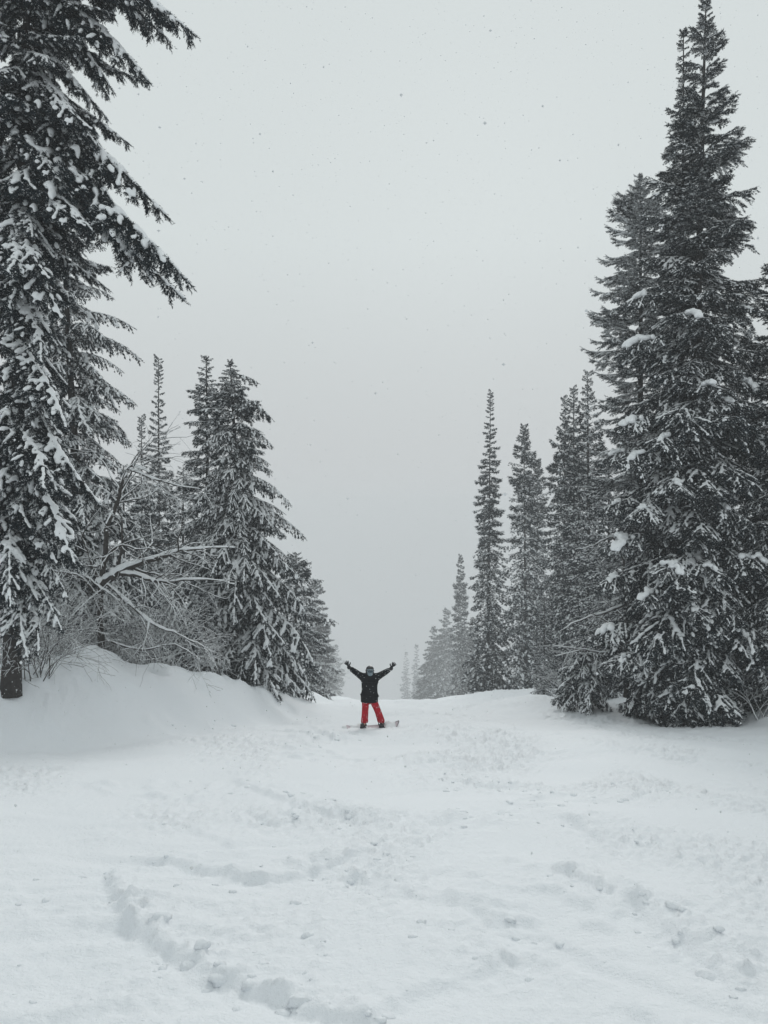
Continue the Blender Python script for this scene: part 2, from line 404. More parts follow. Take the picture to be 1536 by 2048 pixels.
# ------------------------------------------------------------------ boughs
def make_bough(rng, L, nb=14, bw=.32, ang=58, rise=.12, droop=.22, pw=1.8, hang=.25, tstep=.06, tlen=.13, nl=.045, nw=.011, K=14,
               cover=.7, lump=.07, dust=.12, tipup=0.0, hangtwig=0.3, wood=True, el=1.5, sub=.5, ax=.5):
    """one bough along +X: (needles and twigs, snow lumps)"""
    g = Geo(); lumps = []
    bend = rng.uniform(-.12, .12); b2 = rng.uniform(-.03, .03)
    def axis(s): return np.array([L * s, L * (bend * s * s + b2 * math.sin(s * 7)), L * (rise * s - droop * s ** pw + tipup * s ** 6)])
    A = np.array([axis(s) for s in np.linspace(0, 1, 14)])
    if wood: g.add(*tube(A, np.linspace(.016 * L ** .7, .003, 14), 5), 1)
    ts, td, tl = [], [], []
    def twig(p, d, l):
        ts.append(p); td.append(d / (np.linalg.norm(d) + 1e-9)); tl.append(l)
    def spray(p0, d, bl, h, prof, order):
        """a branchlet: a bushy finger of twigs, bending down, some of it under snow"""
        nn = max(2, int(bl / tstep)); pts = []
        white = rng.random() < cover
        for k in range(nn + 1):
            t = k / nn
            q = p0 + d * bl * t + np.array([0, 0, -h * bl * t ** 1.6])
            pts.append(q)
            if k == 0: continue
            dd = d + np.array([0, 0, -h * 1.5 * t ** .6]); dd /= np.linalg.norm(dd)
            l0 = tlen * rng.uniform(.6, 1.25) * (1.1 - .45 * t)
            sd = np.cross(dd, [0, 0, 1.])
            for s2 in (-1, 1):
                twig(q, dd * .75 + s2 * sd * rng.uniform(.35, 1.0) + np.array([0, 0, rng.uniform(-hangtwig, .25)]), l0)
            if rng.random() < hangtwig: twig(q, dd * .4 + np.array([rng.normal(0, .25), rng.normal(0, .25), -.9]), l0 * 1.1)
            if order and bl > .30 and .2 < t < .9 and rng.random() < sub:
                s2 = 1 if k % 2 else -1
                v = dd * .8 + s2 * sd * .62; v /= np.linalg.norm(v)
                spray(q, v, bl * rng.uniform(.28, .5) * (1.15 - .5 * t), h * .8, prof, 0)
        twig(pts[-1], d + np.array([0, 0, -h * 1.5]), tlen)
        if wood: g.add(*tube(np.array(pts)[::2] if nn > 4 else np.array(pts), .004, 3, False), 1)
        k = 0.15
        while k < 1.05:
            if rng.random() < (.82 if white else .10):
                q = p0 + d * bl * k + np.array([0, 0, -h * bl * min(1, k) ** 1.6])
                r = lump * rng.uniform(.55, 1.3) * (.75 + .5 * prof) * (1 if order else .8)
                lumps.append((q + np.array([rng.normal(0, r * .2), rng.normal(0, r * .2), r * .30]), d + np.array([0, 0, -h * 1.2 * k]), (r * el, r, r * .66)))
            k += lump * el * .8 / max(bl, .05)
    for i in range(nb):
        for sgn in (-1, 1):
            s = 0.05 + 0.92 * (i + rng.uniform(0, .9)) / nb
            if s > .99: continue
            prof = min(1, (s + .08) / .28) * (1 - s) ** .75 + .10
            bl = L * bw * prof * rng.uniform(.65, 1.25)
            p0 = axis(s); fw = axis(min(1, s + .03)) - axis(s - .03); fw /= np.linalg.norm(fw)
            a = R(ang + rng.uniform(-16, 16) - 22 * s)
            sd = np.array([-fw[1], fw[0], 0]) * sgn
            spray(p0, fw * math.cos(a) + sd * math.sin(a) + np.array([0, 0, rng.normal(0, .10)]), bl, hang * rng.uniform(.5, 1.5), prof, 1)
    for s in np.arange(.05, 1.0, tstep / L):
        fw = axis(min(1, s + .02)) - axis(s - .02); fw /= np.linalg.norm(fw)
        for s2 in (-1, 1):
            twig(axis(s), fw * .8 + s2 * np.cross(fw, [0, 0, 1.]) * .7 + np.array([0, 0, rng.uniform(-.4, .25)]), tlen * rng.uniform(.6, 1.1))
        if s > .18 and rng.random() < ax * tstep / lump * 1.1:
            r = lump * rng.uniform(.6, 1.25) * (1.15 - .5 * s)
            lumps.append((axis(s) + np.array([0, 0, r * .4]), fw, (r * 1.5, r * .95, r * .66)))
    twig(axis(1.0), fw, tlen * 1.3)
    ts, td, tl = np.array(ts), np.array(td), np.array(tl); n = len(ts)
    # needles round each twig
    t = (np.arange(K)[None, :] + rng.random((n, K))) / K
    base = ts[:, None] + td[:, None] * (tl[:, None] * t)[..., None]
    rad = rng.normal(size=(n, K, 3)); rad -= (rad * td[:, None]).sum(-1, keepdims=True) * td[:, None]
    rad /= np.linalg.norm(rad, axis=-1, keepdims=True) + 1e-9
    nd = td[:, None] * .75 + rad * .75; nd /= np.linalg.norm(nd, axis=-1, keepdims=True)
    ln = nl * rng.uniform(.7, 1.25, (n, K, 1)) * (1.1 - .35 * t[..., None])
    side = np.cross(nd, rng.normal(size=(n, K, 3))); side /= np.linalg.norm(side, axis=-1, keepdims=True) + 1e-9
    tri = np.stack([base - side * nw * .5, base + side * nw * .5, base + nd * ln], 2).reshape(-1, 3, 3)
    m = np.where((rad[..., 2] > .45) & (rng.random((n, K)) < dust * 3), 2, 0).ravel()
    g.soup(tri, m)
    return g, lumps

STY = {
    # nearest tree: long boughs bent down under the load, bushy fingers hanging below
    'droop':  dict(L=4.0, nb=19, bw=.20, ang=44, rise=-.02, droop=.12, pw=1.7, hang=.42, tstep=.058, tlen=.14, nl=.055, nw=.015, K=13, cover=.24, lump=.056, dust=.06, hangtwig=.75, el=1.6, sub=.55, ax=.75),
    'droopS': dict(L=1.6, nb=11, bw=.30, ang=44, rise=.02, droop=.14, pw=1.7, hang=.42, tstep=.058, tlen=.14, nl=.055, nw=.015, K=13, cover=.22, lump=.050, dust=.06, hangtwig=.75, el=1.6, sub=.5, ax=.65),
    # arching boughs with a comb of hanging branchlets
    'arch':   dict(L=2.6, nb=18, bw=.22, ang=55, rise=.30, droop=.52, pw=2.0, hang=.85, tstep=.070, tlen=.12, nl=.060, nw=.016, K=10, cover=.42, lump=.042, dust=.10, hangtwig=.6, el=1.9, sub=.3, ax=1.0),
    'archS':  dict(L=1.0, nb=9, bw=.34, ang=52, rise=.25, droop=.3, pw=2.0, hang=.6, tstep=.065, tlen=.11, nl=.060, nw=.016, K=10, cover=.38, lump=.036, dust=.10, hangtwig=.4, el=1.7, sub=.3, ax=.9),
    # dense short fir boughs ending in bushy fingers
    'fir':    dict(L=2.4, nb=14, bw=.44, ang=54, rise=.08, droop=.30, pw=1.8, hang=.45, tstep=.058, tlen=.11, nl=.058, nw=.016, K=9, cover=.34, lump=.036, dust=.085, tipup=.06, hangtwig=.45, el=1.5, sub=.55, ax=.7),
    'firS':   dict(L=0.9, nb=9, bw=.50, ang=50, rise=.12, droop=.22, pw=1.8, hang=.35, tstep=.056, tlen=.10, nl=.055, nw=.016, K=9, cover=.28, lump=.030, dust=.075, tipup=.06, hangtwig=.4, el=1.5, sub=.45, ax=.6),
    # paler, opener tree with thick frosted tufts
    'pine':   dict(L=2.6, nb=11, bw=.34, ang=46, rise=.14, droop=.26, pw=1.6, hang=.30, tstep=.070, tlen=.15, nl=.065, nw=.017, K=10, cover=.55, lump=.044, dust=.24, tipup=.14, hangtwig=.3, el=1.6, sub=.45, ax=.9),
    'pineS':  dict(L=1.0, nb=7, bw=.42, ang=44, rise=.2, droop=.15, pw=1.6, hang=.2, tstep=.07, tlen=.14, nl=.065, nw=.017, K=10, cover=.52, lump=.040, dust=.24, tipup=.1, hangtwig=.2, el=1.6, sub=.4, ax=.9),
}
BOUGH = {}
def boughs(style):
    if style not in BOUGH:
        rng = np.random.default_rng(abs(hash(style)) % 1000 if False else sum(map(ord, style)))
        p = dict(STY[style]); L = p.pop('L'); out = []
        for k in range(5 if not style.endswith('S') else 4):
            g, lumps = make_bough(rng, L, **p)
            me = g.mesh(style + '_bough', MTREE)
            sn = merged_lumps(lumps, 0.024 if L > 3 else 0.02, [M_SNOW], style + '_snow', rng)
            out.append((me, sn))
        BOUGH[style] = (L, out)
    return BOUGH[style]

FAR = {}
def far_boughs(style, size):
    """coarser boughs for trees too far off to show their twigs"""
    key = (style, size)
    if key not in FAR:
        rng = np.random.default_rng(sum(map(ord, style)) + int(size * 100))
        p = dict(STY[style]); L = p.pop('L'); out = []
        p.update(nb=max(4, int(p['nb'] * (.6 if size < .16 else .42))), tstep=p['tstep'] * size * 30, tlen=p['tlen'] * (1 + size * 5), nl=size * 1.15, nw=size * .34, K=5, lump=p['lump'] * (1.15 + size * 8), dust=min(.25, p['dust'] * (1 + size * 3.5)), wood=False, sub=.15)  # far trees get more white needles: snow dust, partly mist painted into the colour
        for k in range(4):
            g, lumps = make_bough(rng, L, **p)
            V, T, M = g.arrays(); s = Geo(); V0, T0 = ICO[0]
            for c, ax, r in lumps:
                if rng.random() < .60: continue
                ax = np.asarray(ax); ax = ax / np.linalg.norm(ax); sd = np.cross([0, 0, 1.], ax); sd /= np.linalg.norm(sd) + 1e-9; up = np.cross(ax, sd)
                W = V0 * rng.uniform(.7, 1.3, (len(V0), 1))
                s.add(c + W[:, :1] * r[0] * ax + W[:, 1:2] * r[1] * sd + W[:, 2:] * r[2] * up, T0)
            SV, ST, _ = s.arrays()
            out.append(((V, T, M), (SV, ST)))
        FAR[key] = (L, out)
    return FAR[key]

def rot(az, pitch, roll=0.0):
    return Matrix.Rotation(az, 4, 'Z') @ Matrix.Rotation(-pitch, 4, 'Y') @ Matrix.Rotation(roll, 4, 'X')

def trunk_mesh(rng, base, tip, r0, r1=.015, n=26, sides=9):
    t = np.linspace(0, 1, n)[:, None]
    pts = base + (tip - base) * t
    pts[:, :2] += (rng.normal(0, .012, (n, 2)) * (1 - t) * (t > 0)) * np.linalg.norm(tip - base) / 18
    rad = r1 + (r0 - r1) * (1 - t[:, 0]) ** .9
    rad[0] *= 1.25
    V, T = tube(pts, rad, sides)
    V[:n * sides] += rng.normal(0, .04, (n * sides, 3)) * np.repeat(rad, sides)[:, None]
    g = Geo(); g.add(V, T)
    return g.mesh('trunk', [M_TRUNK], True)

GROUP = 'snow covered conifers along the run'
def conifer(name, label, tip, y, base_px, prof, style, n, mode='parts', r0=.2, pitch=(40, -18), seed=1, zlow=.03, cat='tree', x_shift=0.0, extra=None, skip=None, group=GROUP):
    """tip = pixel of the top; prof = [(row, half width in pixels)] of the crown as seen at distance y"""
    rng = np.random.default_rng(seed); needle = round(min(.40, .0024 * y + .012), 3)
    tipw = P(tip[0], tip[1], y); bx = (base_px - 768) / F * y
    bz = gz(bx, y) - .15
    base = np.array([bx, y, bz]); H = tipw[2] - bz
    root = empty(name, base); tag(root, label, cat, group)
    tl = tipw - base
    o = link('trunk', trunk_mesh(rng, np.zeros(3), tl, r0), root)
    zs = np.array([1.6 - (r - 1024) / F * y - bz for r, _ in prof]); hw = np.array([w / F * y for _, w in prof])
    order = np.argsort(zs); zs, hw = zs[order], hw[order]
    # heights: more boughs where the crown is wide
    zz = np.linspace(max(zs[0], zlow * H), H - .05, 400); wt = .75 + np.interp(zz, zs, hw) / hw.max() + 1.2 * (zz > H - 1.8)
    cum = np.cumsum(wt); cum /= cum[-1]
    az = rng.uniform(0, 6.28)
    G, S = Geo(), Geo()
    for k in range(n):
        z = float(np.interp((k + rng.uniform(.2, .8)) / n, cum, zz))
        w = float(np.interp(z, zs, hw)); f = z / H
        w *= 1 + .20 * float(perlin(np.array([z * .9 + seed * 3.7]), np.array([seed * 1.3]))[0]) + .12 * float(perlin(np.array([z * 2.7 + seed]), np.array([7.7]))[0])
        az += 2.39996 + rng.normal(0, .35)
        ln = max(.20 if y < 27 else .26, 1.07 * w * (rng.uniform(.70, 1.06) if rng.random() > .08 else rng.uniform(1.02, 1.16)))
        pt = R(pitch[1] + (pitch[0] - pitch[1]) * f ** 1.6 + rng.normal(0, 7))
        ln = ln / max(.55, math.cos(pt))
        if skip and skip(z, az % 6.283): continue
        c = tl * (z / H)
        long_ = ln > (1.35 if style != 'droop' else 2.0)
        st = style if long_ else style + 'S'
        if mode == 'parts':
            L, vs = boughs(st); me, sn = vs[rng.integers(len(vs))]
            b = link('bough', me, root); b.matrix_local = Matrix.Translation(c) @ rot(az, pt, rng.normal(0, .15)) @ Matrix.Scale(ln / L, 4)
            tag(link('snow_load', sn, b), kind='stuff')
        else:
            L, vs = far_boughs(st, needle); (V, T, M), (SV, ST) = vs[rng.integers(len(vs))]
            Mx = np.array(Matrix.Translation(c) @ rot(az, pt, rng.normal(0, .15)) @ Matrix.Scale(ln / L, 4))
            if len(V) and rng.random() < 2:
                G.add(V @ Mx[:3, :3].T + Mx[:3, 3], T, M)
            if len(SV): S.add(SV @ Mx[:3, :3].T + Mx[:3, 3], ST)
    if mode != 'parts':
        link('crown', G.mesh('crown', MTREE), root)
        tag(link('snow_load', S.mesh('snow_load', [M_SNOW], True), root), kind='stuff')
    # leader shoot: short upright sprays round the very tip
    else:
        L, vs = boughs(style + 'S')
        for k in range(3):
            me, sn = vs[k]
            b = link('bough', me, root); b.matrix_local = Matrix.Translation(tl * (1 - .25 / H)) @ rot(az + k * 2.1, R(78), 0) @ Matrix.Scale(.32 / L, 4)
    return root, base, tl

def another(src, label, tip, y, base_px, wide, turn):
    """a further tree of the same kind: its own size, girth and turn"""
    bx = (base_px - 768) / F * y; bz = gz(bx, y) - .15; H = P(tip[0], tip[1], y)[2] - bz
    src_h = max((c.bound_box[6][2] for c in src.children if c.name.startswith('trunk')), default=H)
    r = src.copy(); COL.objects.link(r); r.location = (bx, y, bz); r.scale = (H / src_h * wide, H / src_h * wide, H / src_h); r.rotation_euler = (0, 0, turn)
    r['label'] = label
    for ch in list(src.children):
        c = ch.copy(); COL.objects.link(c); c.parent = r
    return r
# ---- left side
def bough_to(root, base, start_px, tip_px, y0, y1, style, seed, roll=0.0):
    """one long bough from a point on the trunk to where the photograph shows its tip"""
    rng = np.random.default_rng(seed)
    a, b = P(*start_px, y0), P(*tip_px, y1); d = b - a; L = np.linalg.norm(d)
    Lb, vs = boughs(style); me, sn = vs[seed % len(vs)]
    az = math.atan2(d[1], d[0]); pt = math.asin(d[2] / L)
    drop = {'droop': .15, 'arch': .16}.get(style, .1)          # the bough itself bends down by about this much
    o = link('bough', me, root); o.matrix_local = Matrix.Translation(a - base) @ rot(az, pt + drop, roll) @ Matrix.Scale(L / Lb, 4)
    tag(link('snow_load', sn, o), kind='stuff')

rootA, baseA, tlA = conifer('conifer', 'huge dark conifer at the left edge, its long drooping boughs reaching over the slope', (70, -620), 16, 22,
    [(-620, 40), (-300, 170), (0, 215), (250, 175), (420, 165), (600, 105), (760, 105), (900, 130), (1010, 135), (1100, 110), (1200, 50)], 'droop', 190, r0=.2, pitch=(5, -42), seed=11, zlow=.085)
for i, (s, t, y1) in enumerate([
    ((60, -160), (392, 78), 15.2), ((50, -150), (330, 30), 16.0), ((60, -60), (306, 168), 15.4), ((45, -10), (250, 120), 15.8),
    ((45, 60), (204, 228), 15.6), ((45, 120), (205, 300), 15.0), ((45, 160), (316, 428), 15.4), ((40, 190), (280, 390), 16.2),
    ((45, 260), (385, 582), 15.0), ((40, 240), (300, 500), 15.6), ((40, 330), (200, 470), 14.6), ((30, 380), (110, 640), 14.2),
    ((25, 560), (108, 730), 14.6), ((25, 660), (150, 860), 14.2), ((25, 760), (178, 1000), 14.4), ((25, 860), (158, 1125), 14.6), ((20, 430), (90, 560), 14.0), ((20, 820), (120, 980), 13.8)]):
    bough_to(rootA, baseA, s, t, 16 - .02, y1, 'droop', 100 + i, roll=random.Random(i).uniform(-.3, .3))
    rj = random.Random(50 + i)
    bough_to(rootA, baseA, (s[0], s[1] + 25), (t[0] - rj.uniform(35, 80), t[1] - rj.uniform(-25, 45)), 16.0, y1 + rj.uniform(-.7, .9), 'droop', 131 + i, roll=rj.uniform(-.35, .35))

for i, (s, t, y1) in enumerate([((22, 1120), (120, 1250), 15.2), ((22, 1160), (100, 1300), 15.4), ((22, 1100), (-60, 1240), 15.2), ((22, 1180), (60, 1310), 14.9), ((22, 1080), (150, 1190), 15.6), ((22, 1050), (20, 1200), 14.4)]):
    bough_to(rootA, baseA, s, t, 16.0, y1, 'arch', 203 + i, roll=random.Random(i).uniform(-.3, .3))
conifer('conifer', 'tall conifer with level boughs and a visible trunk behind the huge left one', (118, 330), 23, 175,
    [(330, 10), (430, 55), (520, 85), (600, 120), (700, 125), (760, 130), (880, 120), (960, 130), (1050, 150), (1150, 150), (1290, 120)], 'arch', 150, r0=.2, pitch=(15, -16), seed=21)
sp = conifer('conifer', 'needle thin spire rising alone above the bare brush', (317, 715), 50, 318, [(715, 2), (800, 10), (870, 17), (950, 26), (1050, 38), (1320, 62)], 'fir', 190, 'merged', r0=.16, seed=32)[0]
another(sp, 'short slim spire left of the tallest needle thin spire', (281, 833), 48, 283, 1.05, 2.0)
conifer('conifer', 'narrower tree of the joined pair, on the pair\'s left', (413, 715), 32, 418, [(715, 3), (780, 28), (850, 46), (950, 56), (1050, 70), (1200, 95), (1340, 100)], 'arch', 150, r0=.17, pitch=(25, -16), seed=33)
rootF, baseF, tlF = conifer('conifer', 'broad conifer with feathery tips and a bare whip top, right one of the pair', (460, 722), 29.5, 500,
    [(722, 4), (760, 22), (790, 46), (820, 58), (880, 72), (950, 78), (1010, 92), (1065, 122), (1130, 125), (1220, 135), (1310, 140), (1370, 115), (1395, 60)], 'arch', 240, r0=.22, pitch=(12, -26), seed=34)
for i, (st_, t, dy_) in enumerate([((464, 748), (514, 768), .2), ((466, 790), (538, 838), .3), ((468, 850), (545, 888), -.3), ((470, 905), (542, 946), .3), ((474, 950), (582, 1002), -.6), ((478, 1010), (608, 1066), -.4),
        ((482, 1090), (604, 1150), -1.0), ((486, 1130), (618, 1222), -.8), ((490, 1200), (640, 1318), -1.0), ((462, 860), (392, 905), -.3), ((466, 960), (388, 1010), -.6), ((486, 1160), (560, 1330), -2.0), ((480, 1080), (470, 1240), -2.4)]):
    bough_to(rootF, baseF, st_, t, 29.5, 29.5 + dy_, 'arch' if i > 1 else 'archS', 301 + i, roll=random.Random(i).uniform(-.2, .2))
conifer('conifer', 'bushy hazy conifer tucked against the right flank of the feathery pair', (592, 1105), 47, 590, [(1105, 4), (1180, 45), (1280, 62), (1385, 66)], 'arch', 110, 'merged', r0=.12, seed=35, pitch=(35, -10))
conifer('conifer', 'paler hazy conifer beyond, with a bent top', (632, 1160), 140, 622, [(1160, 4), (1230, 28), (1320, 44), (1395, 48)], 'arch', 90, 'merged', r0=.12, seed=36, pitch=(40, -8))
conifer('conifer', 'faint conifer in the mist, nearest of the faint ones left of the person', (655, 1245), 270, 650, [(1245, 3), (1310, 18), (1390, 27)], 'arch', 80, 'merged', r0=.12, seed=37, pitch=(40, -8))
conifer('conifer', 'very faint conifer almost lost in mist left of the person', (672, 1290), 420, 672, [(1290, 3), (1340, 12), (1400, 17)], 'fir', 70, 'merged', r0=.12, seed=38)
# trees that close the wood behind the left bank
fl = conifer('conifer', 'conifer mostly hidden behind the huge left tree\'s hanging boughs', (60, 760), 29, 64, [(760, 4), (880, 60), (1200, 110), (1330, 110)], 'arch', 130, 'merged', r0=.14, seed=43)[0]
another(fl, 'dark conifer filling the gap under the two spires', (245, 930), 33, 249, 1.0, 1.3)
another(fl, 'conifer behind the broken limbs of the bare tree', (360, 935), 35, 364, 1.0, 3.1)
another(fl, 'low young conifer in the brush at the foot of the feathery pair', (405, 1165), 27.5, 409, 1.35, 4.4)

# ---- right side
rootE, baseE, tlE = conifer('conifer', 'towering dark conifer on the right with thick snow pads on its left flank', (1412, 2), 25, 1372,
    [(2, 2), (50, 13), (100, 23), (150, 33), (250, 56), (350, 78), (450, 88), (560, 102), (680, 115), (800, 130), (950, 148), (1100, 160), (1250, 165), (1350, 158), (1400, 120)], 'fir', 262, r0=.26, pitch=(48, -24), seed=51, zlow=.035)
conifer('conifer', 'slim second top leaning beside the tip of the towering right conifer', (1367, 62), 25.6, 1362, [(62, 2), (130, 13), (220, 24), (330, 38), (500, 48), (700, 30)], 'fir', 80, r0=.12, pitch=(40, -8), seed=52, zlow=.5)
conifer('conifer', 'paler open conifer with frosted tufts, left of the towering one', (1281, 352), 28.5, 1282,
    [(352, 4), (400, 35), (450, 70), (520, 78), (610, 108), (700, 95), (800, 85), (950, 95), (1100, 90), (1300, 80)], 'pine', 220, r0=.2, pitch=(25, -14), seed=53)
conifer('conifer', 'conifer with sharp top touching the pale open tree\'s left boughs', (1175, 742), 44, 1180, [(742, 3), (820, 18), (900, 32), (1000, 48), (1150, 66), (1360, 80)], 'fir', 200, 'merged', r0=.16, seed=54)
tw = conifer('conifer', 'twin spire, the taller one of the close pair', (1147, 775), 52, 1150, [(775, 3), (850, 17), (950, 34), (1100, 52), (1370, 66)], 'fir', 200, 'merged', r0=.16, seed=55)[0]
another(tw, 'twin spire, the shorter one of the close pair', (1131, 793), 54, 1128, .88, 2.2)
st = conifer('conifer', 'straight full spire between the ragged column and the twin spires', (1048, 850), 66, 1052, [(850, 3), (900, 16), (1000, 28), (1100, 38), (1250, 50), (1385, 56)], 'fir', 210, 'merged', r0=.16, seed=57)[0]
another(st, 'half hidden spire just behind the straight full spire', (1068, 920), 76, 1072, 1.0, 2.9)
conifer('conifer', 'tallest ragged column spire standing left of the right hand wood', (981, 783), 68, 975, [(783, 2), (850, 11), (930, 17), (1000, 24), (1080, 26), (1130, 36), (1250, 45), (1390, 52)], 'fir', 250, 'merged', r0=.16, pitch=(30, -25), seed=59)
hz = conifer('conifer', 'hazy thin spire standing apart before the faint bushy trees', (921, 1110), 165, 921, [(1110, 2), (1180, 9), (1260, 16), (1395, 26)], 'fir', 140, 'merged', r0=.14, seed=60)[0]
conifer('conifer', 'pale round topped conifer just left of the hazy thin spire', (893, 1218), 260, 890, [(1218, 4), (1280, 22), (1395, 30)], 'arch', 90, 'merged', r0=.14, seed=61, pitch=(35, -8))
conifer('conifer', 'pale spreading conifer at the left end of the hazy right trees', (868, 1252), 270, 862, [(1252, 3), (1310, 20), (1395, 34)], 'arch', 90, 'merged', r0=.14, seed=62, pitch=(20, -16))
another(hz, 'hazy conifer between the thin spire and the ragged column', (946, 1235), 190, 945, 1.7, 2.1)
gh = conifer('conifer', 'ghostly conifer in the mist, taller of the two right of the person', (833, 1290), 460, 833, [(1290, 2), (1340, 9), (1405, 14)], 'fir', 70, 'merged', r0=.14, seed=64)[0]
another(gh, 'ghostly conifer in the mist, nearer the raised glove', (812, 1305), 520, 812, 1.0, 2.1)
conifer('conifer', 'conifer cut off by the right edge of the view', (1560, 470), 24, 1560, [(470, 4), (600, 40), (720, 60), (850, 75), (1000, 80), (1200, 90), (1390, 85)], 'fir', 190, r0=.2, pitch=(35, -18), seed=66)
conifer('conifer', 'young conifer bowed under heavy snow at the foot of the pale open tree', (1168, 1262), 27, 1166, [(1262, 4), (1290, 30), (1330, 55), (1375, 70), (1392, 50)], 'arch', 60, r0=.07, pitch=(0, -38), seed=67)
fr = conifer('conifer', 'conifer behind the towering one, seen along its right side', (1490, 640), 33, 1493, [(640, 4), (760, 45), (1200, 90), (1385, 90)], 'fir', 160, 'merged', r0=.14, seed=73)[0]
another(fr, 'dark conifer deep in the wood between the twin spires and pale tree', (1215, 900), 34, 1218, 1.25, 1.1)
another(fr, 'low conifer at the foot of the straight full spire', (1085, 1190), 37, 1088, 1.15, 2.7)

# thick pads of snow on the towering tree
rngp = np.random.default_rng(77); PADS = []
for k in range(5):
    L = []
    for j in range(16):
        x = rngp.uniform(-.15, .75); L.append((np.array([x, rngp.normal(0, .13) * (1.1 - .6 * x), -.55 * max(0, x) ** 1.6 + rngp.normal(0, .03)]), (1, rngp.normal(0, .3), -.9 * max(0, x)), (rngp.uniform(.12, .2), rngp.uniform(.08, .14), rngp.uniform(.08, .13))))
    PADS.append(merged_lumps(L, .03, [M_SNOW], 'snow_pad', rngp, 12, .1))
for i, (px, row, s) in enumerate([(1390, 625, 1.35), (1283, 590, 1.0), (1290, 675, 1.25), (1262, 838, 1.25), (1240, 900, .7), (1275, 905, .8), (1236, 1000, .6), (1246, 1072, 1.3), (1285, 1010, .6), (1342, 1125, .9), (1416, 1128, .6), (1228, 1150, .8),
    (1382, 1205, .7), (1218, 1252, 1.1), (1250, 1310, .6), (1418, 765, .8), (1446, 795, .9), (1490, 760, 1.0), (1500, 865, .9), (1495, 1110, 1.1), (1330, 870, .8), (1350, 960, .7), (1300, 1180, .8), (1440, 1010, .7)]):
    w = np.interp(row, [250, 450, 680, 950, 1250], [60, 88, 115, 148, 165]) / F * 25
    xc = (1372 + (1412 - 1372) * (1440 - row) / 1440 - 768) / F * 25; x = (px - 768) / F * 25
    dy = math.sqrt(max(.05, w * w - (x - xc) ** 2)) * .70
    o = link('snow_pad', PADS[i % 5], rootE); o.location = P(px, row, 25 - dy) - baseE
    o.rotation_euler = (rngp.normal(0, .12), rngp.normal(0, .12), math.atan2(-dy, x - xc) + rngp.normal(0, .25)); o.scale = (s * rngp.uniform(.55, .8), s * rngp.uniform(.6, .95), s * rngp.uniform(.7, 1.1))
    Lb, vs = boughs('fir'); me, sn = vs[i % len(vs)]; dv = np.array([x - xc, -dy, 0]); dv /= np.linalg.norm(dv)
    q = link('bough', me, rootE); q.matrix_local = Matrix.Translation(P(px, row, 25 - dy) - baseE - dv * .85 + np.array([0, 0, .12])) @ rot(math.atan2(dv[1], dv[0]), R(-8), rngp.normal(0, .1)) @ Matrix.Scale(1.75 / Lb, 4)
    tag(link('snow_load', sn, q), kind='stuff')

# ------------------------------------------------------------------ bare trees and brush
def grow(rng, pts, rads, g, gs, depth, spread=.7, n_side=7, snow=1.0, sag=.0, seg=.16, minr=.0025):
    """a limb, its snow, and side twigs off it"""
    pts = np.asarray(pts, float); rads = np.asarray(rads, float)
    g.add(*tube(pts, rads, 6 if rads[0] > .015 else 3, rads[0] > .015))
    if snow > 0 and (depth > 0 or rng.random() < .72):
        fat = 1.15 if rads[0] > .03 and depth >= 2 else .78
        off = pts.copy(); off[:, 2] += rads * .85 + .004
        sr = (rads * .95 + .004) * fat * snow * (1 + .25 * rng.normal(size=len(rads)).clip(-1.5, 1.5))
        slope = np.abs(np.gradient(pts[:, 2])) / (np.linalg.norm(np.gradient(pts, axis=0), axis=1) + 1e-9)
        sr = np.where(slope > .93, sr * .5, sr)
        gs.add(*tube(off, np.maximum(sr, .002), 6 if rads[0] > .012 else 3, False))
    if depth <= 0: return
    L = np.sum(np.linalg.norm(np.diff(pts, axis=0), axis=1))
    for k in range(n_side):
        t = rng.uniform(.2, .98); i = t * (len(pts) - 1); i0 = min(int(i), len(pts) - 2); p = pts[i0] + (pts[i0 + 1] - pts[i0]) * (i - i0)
        r = max(minr, np.interp(i, range(len(rads)), rads) * .5)
        d = pts[i0 + 1] - pts[i0]; d /= np.linalg.norm(d) + 1e-9
        e = rng.normal(size=3); e -= e.dot(d) * d; e /= np.linalg.norm(e)
        v = d * .75 + e * spread; v /= np.linalg.norm(v)
        ln = L * rng.uniform(.25, .6) * (1.15 - .6 * t); m = max(4, int(ln / seg)); q = [p]
        for j in range(m):
            v = v + rng.normal(0, .16, 3) + np.array([0, 0, -sag]); v /= np.linalg.norm(v); q.append(q[-1] + v * ln / m)
        grow(rng, np.array(q), np.linspace(r, minr, m + 1), g, gs, depth - 1, spread, max(3, n_side - 2), snow, sag, seg, minr)

def bare_tree(name, label, cat, root_xyz, limbs, seed, depth=2, n_side=7, snow=1.0, group=None):
    rng = np.random.default_rng(seed); root = empty(name, root_xyz); tag(root, label, cat, group)
    for pts, r0, r1, kind in limbs:
        g, gs = Geo(), Geo()
        pts = densify(np.array([np.asarray(p) - root_xyz for p in pts]), 5)
        pts[1:-1] += rng.normal(0, .012, pts[1:-1].shape)
        grow(rng, pts, np.linspace(r0, r1, len(pts)), g, gs, depth, .7, n_side, snow, .03)
        o = link(kind, g.mesh(kind, [M_BARK], True), root)
        tag(link('snow_load', gs.mesh('snow_load', [M_SNOW], True), o), kind='stuff')
    return root

